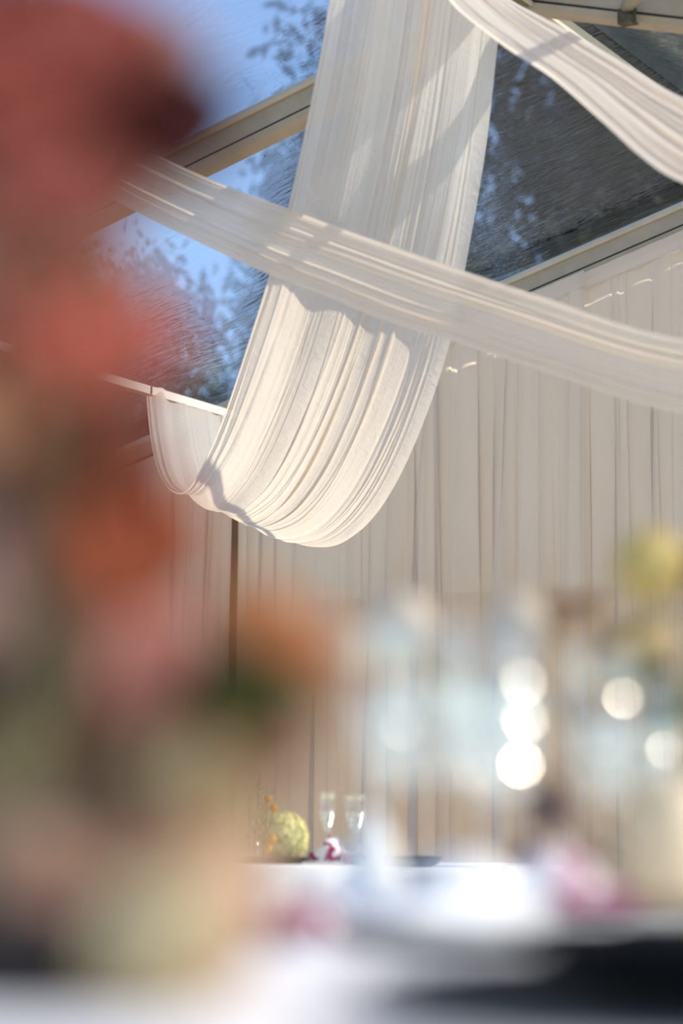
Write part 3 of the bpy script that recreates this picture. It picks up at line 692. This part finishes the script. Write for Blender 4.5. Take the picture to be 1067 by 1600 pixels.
# white plates further in, with printed napkins on them
c = tp(0.09, 1.78, TOPZ); plate('dinner_plate', c, 0.125, 'white dinner plate in the middle of the near table', M['cloth_white'], 0.018)
napkin(c + np.array([0, 0, 0.006]), 0.15, 0.13, 0.022, 'plump folded white napkin on the middle dinner plate', M['cloth_white'], 7, 0.9, True)
c = tp(0.185, 2.02, TOPZ); plate('dinner_plate', c, 0.12, 'white dinner plate behind the middle one, by the khaki candle', M['cloth_white'], 0.018)
napkin(c + np.array([0, 0, 0.006]), 0.17, 0.11, 0.024, 'white napkin with a pink print on the plate by the khaki candle', M['softprint'], 9, 0.5, True)
c = tp(-0.06, 1.72, TOPZ); napkin(c, 0.13, 0.12, 0.03, 'white napkin with magenta print beside the pale peach rose', M['print'], 12, 0.3)
c = tp(0.032, 2.22, TOPZ)
root = empty('napkin', tuple(c), 'cream napkin folded into a standing peak in front of the far flutes', 'napkin')
m = MB()
u, v = np.meshgrid(np.linspace(0, 2 * math.pi, 40), np.linspace(0, 1, 14), indexing='ij')
rr = (0.035 * (1 - v) ** 0.7 + 0.001) * (1 + 0.15 * np.sin(5 * u)); m.grid(np.stack([rr * np.cos(u), rr * np.sin(u), 0.105 * v], 2)); m.build('cone_fold', M['cloth_white'], root)
root = empty('sauce_bowl', tuple(tp(0.062, 2.42, TOPZ)), 'small black sauce bowl behind the cream napkin peak', 'bowl')
m = MB(); m.lathe([(0.001, 0), (0.026, 0), (0.028, 0.006), (0.042, 0.03), (0.045, 0.052), (0.042, 0.052), (0.039, 0.03), (0.024, 0.009), (0.001, 0.009)], 40); m.build('vessel', M['black'], root)
# khaki pillar candle on a stand
c = tt(1042, 2.15); root = empty('pillar_candle', tuple(c), 'thick khaki pillar candle at the edge of the near table', 'candle')
m = MB(); m.lathe([(0.001, 0.0), (0.036, 0.0), (0.036, 0.125), (0.033, 0.129), (0.022, 0.124), (0.001, 0.122)], 32); m.build('wax', M['wax'], root)
m = MB(); m.tube([(0, 0, 0.122), (0.001, 0, 0.134)], 0.0012, 6); m.build('wick', M['dark'], root)
# low arrangement at the right edge
vc = tp(0.335, 2.40, TOPZ)
root = empty('bud_vase', tuple(vc), 'clear glass vase of the smaller arrangement behind the khaki candle', 'vase')
m = MB(); m.lathe([(0.001, 0.0), (0.03, 0.0), (0.034, 0.02), (0.03, 0.08), (0.022, 0.11), (0.026, 0.13), (0.024, 0.13), (0.020, 0.11), (0.028, 0.08), (0.031, 0.02), (0.001, 0.006)], 32); m.build('vessel', M['glass'], root)
for i, (nm, px, py, R, kd, col, lab) in enumerate([
    ('hydrangea', 1020, 890, 0.036, 'hyd', (0.92, 0.74, 0.30), 'olive yellow hydrangea topping the smaller arrangement'),
    ('carnation', 1075, 890, 0.026, 'pom', (0.36, 0.22, 0.20), 'brown mauve carnation beside the olive hydrangea'),
    ('rose', 870, 965, 0.024, 'rose', (0.95, 0.68, 0.42), 'apricot rose leaning over the wine glasses'),
    ('spray_rose', 925, 950, 0.014, 'rose', (0.92, 0.66, 0.42), 'tiny apricot bud next to the leaning rose'),
    ('rose', 1000, 1005, 0.030, 'rose', (0.95, 0.80, 0.48), 'pale yellow rose above the green leaves'),
    ('rose', 955, 1025, 0.022, 'rose', (0.95, 0.72, 0.50), 'peach rose left of the pale yellow rose'),
    ('carnation', 860, 1268, 0.024, 'pom', (0.66, 0.48, 0.43), 'brownish mauve carnation low behind the printed napkin'),
    ('spray_rose', 825, 1335, 0.015, 'pom', (0.60, 0.30, 0.34), 'raspberry pink spray rose low over the tablecloth'),
    ('spray_rose', 905, 1340, 0.013, 'pom', (0.62, 0.34, 0.34), 'paler pink spray rose low beside the khaki candle'),
    ('hydrangea', 810, 985, 0.033, 'hyd', (0.95, 0.84, 0.70), 'white hydrangea spray above the wine glass'),
    ('hydrangea', 625, 985, 0.034, 'hyd', (0.95, 0.84, 0.70), 'white hydrangea spray furthest towards the orange blooms')]):
    flower(nm, lab + ' on the near table', 'flower', on(px, py, 2.38), vc + np.array([0.004 * i - 0.01, 0.0, 0.012]), kd, R, col, 300 + i, 'blooms of the smaller near arrangement', (0.2, -0.6, 0.5))
root = empty('leaf_sprig', tuple(vc + np.array([0, 0, 0.012])), 'fresh green leaf sprig drooping beside the khaki candle', 'foliage')
rel = on(1015, 1080, 2.38) - vc - np.array([0, 0, 0.012]); m = MB(); m.tube(spline([(0, 0, 0), tuple(rel * 0.5 + np.array([0, 0, .02])), tuple(rel)], 8), 0.002, 6); m.build('stem', M['stem'], root)
for k in range(16):
    m = MB(); leaf_mb(m, rel + r.uniform(-.035, .035, 3) * np.array([1, 1, 1.4]), (r.uniform(-1, 1), r.uniform(-1, 1), r.uniform(-1, .6)), 0.045, 0.013)
    m.build('leaf', M['leaf_fresh'] if 'leaf_fresh' in M else M['gleaf'], root)

# ------------------------------------------------------------ far table
c0 = tp(-0.35, 8.35, 0)
_, cl = round_table('dining_table', -0.12, 8.40, 0.92, 'round dining table further back near the gable curtains')
tag(cl, 'white linen cloth on the far table under the yellow hydrangea', 'tablecloth')
def far(px, d): return tp((px - 533.5) / 3650 * d, d, TOPZ)
c = far(405, 7.78); root = empty('serving_tray', tuple(c), 'black oval tray under the yellow hydrangea on the far table', 'tray')
m = MB(); m.lathe([(0.001, 0.0), (0.15, 0.0), (0.175, 0.014), (0.178, 0.022), (0.170, 0.022), (0.148, 0.008), (0.001, 0.008)], 48); t = m.build('tray_dish', M['black'], root); t.scale = (1.0, 0.7, 1); t.rotation_euler = (0, 0, YAW)
tz = np.array([0, 0, 0.009])
p = far(447, 7.80) + np.array([0, 0, 0.009 + 0.075])
flower('hydrangea', 'big pale yellow hydrangea head resting on the black tray', 'flower', p, far(440, 7.80) + np.array([0, 0, 0.010]), 'hyd', 0.082, (1.0, 0.92, 0.45), 77, None, (0.1, -0.3, 0.9), leaves=0)
for i, (px, py, lab) in enumerate([(424, 1256, 'topmost orange billy button above the yellow hydrangea'), (433, 1270, 'orange billy button at the upper edge of the yellow hydrangea'),
                                   (431, 1317, 'orange billy button low in front of the yellow hydrangea'), (425, 1332, 'orange billy button lowest, just above the black tray')]):
    d = 7.66; q = on(px, py, d); f0 = far(415, 7.70) + tz; root = empty('billy_button', tuple(f0), lab, 'flower', 'orange billy buttons')
    rel = q - f0; R = 0.013 + 0.002 * (i > 1); m = MB(); m.lathe([(0.0005, -R)] + [(R * math.cos(a) , R * math.sin(a)) for a in np.linspace(-1.4, 1.4, 9)] + [(0.0005, R)], 14); b = m.build('flower_head', petal((0.85, 0.42, 0.02)), root); b.location = tuple(rel)
    m = MB(); m.tube(spline([(0, 0, 0), tuple(rel * 0.5 + np.array([0.004, 0, 0.005])), tuple(rel)], 6), 0.0012, 5); m.build('stem', M['stem'], root)
def sprig(foot, tip, label, seed, col, n=26):
    r = np.random.default_rng(seed); root = empty('dried_sprig', tuple(foot), label, 'flower', 'dry airy sprigs'); rel = np.array(tip) - foot
    a = spline([(0, 0, 0), tuple(rel * 0.5 + r.normal(size=3) * 0.008), tuple(rel)], 12); st = MB(); st.tube(a, 0.0014, 5); bl = MB()
    for k in range(n):
        q = a[r.integers(4, 12)]; e = q + r.normal(size=3) * 0.016 + np.array([0, 0, 0.018]); st.tube([q, (q + e) / 2 + np.array([0, 0, -.002]), e], 0.0009, 4)
        R = r.uniform(0.003, 0.0055); bl.lathe([(0.0003, -R), (R * .8, -R * .5), (R, 0.1 * R), (R * .7, R * .7), (0.0003, R)], 7, e)
    st.build('stem', M['stem'], root); bl.build('seed_heads', petal(col), root)
sprig(far(400, 7.72) + tz, on(410, 1232, 7.72), 'tall airy beige sprig rising from the small vase', 1, (0.75, 0.62, 0.35), 40)
sprig(far(398, 7.72) + tz, on(396, 1255, 7.72), 'shorter airy sprig leaning away from the billy buttons', 2, (0.75, 0.60, 0.30), 30)
sprig(far(403, 7.72) + tz, on(424, 1250, 7.74), 'airy sprig leaning over the yellow hydrangea', 3, (0.72, 0.62, 0.35), 26)
sprig(far(392, 7.75) + tz, on(380, 1300, 7.75), 'low yellow sprig at the outer side of the small vase', 4, (0.85, 0.68, 0.15), 30)
c = far(402, 7.72) + tz; root = empty('bud_vase', tuple(c), 'small clear glass vase holding the airy sprigs on the tray', 'vase')
m = MB(); m.lathe([(0.001, 0), (0.026, 0), (0.028, 0.01), (0.028, 0.085), (0.0265, 0.085), (0.0265, 0.012), (0.001, 0.004)], 28); m.build('vessel', M['glass'], root)
hv = SUN_DIR + (CAM - far(535, 7.8)) / np.linalg.norm(CAM - far(535, 7.8)); FAR_TURN = math.atan2(hv[1], hv[0])
FAR_GLINTS = tuple((f, (-1) ** k * 0.012 * (k % 3), 0.0014) for k, f in enumerate((.54, .57, .60, .63, .67, .71)))  # tiny facets added so the far flutes sparkle in the sun
stem_glass('champagne_flute', far(515, 7.72), 0.235, 0.030, 'flute', 'slim cut crystal flute left of its pair on the far table', 'far crystal flutes', glint_rings=FAR_GLINTS, turn=FAR_TURN)
stem_glass('champagne_flute', far(558, 7.86), 0.232, 0.041, 'flute', 'wider cut crystal flute right of its pair on the far table', 'far crystal flutes', glint_rings=FAR_GLINTS, turn=FAR_TURN)
root = empty('serving_dish', tuple(far(628, 7.66)), 'shallow black serving dish on the far table, past the far flutes', 'dish')
m = MB(); m.lathe([(0.001, 0), (0.10, 0), (0.12, 0.006), (0.135, 0.030), (0.131, 0.030), (0.115, 0.010), (0.001, 0.006)], 40); m.build('vessel', M['black'], root)
c = far(552, 7.74); root = empty('tumbler', tuple(c), 'short clear tumbler between the two far flutes', 'glass')
m = MB(); m.lathe([(0.001, 0), (0.034, 0), (0.040, 0.075), (0.0385, 0.075), (0.0325, 0.006), (0.001, 0.006)], 28); m.build('body', M['glass'], root)
napkin(far(522, 7.86), 0.15, 0.12, 0.034, 'crumpled white napkin with magenta stripes behind the slim far flute', M['print'], 21, 0.2, True)
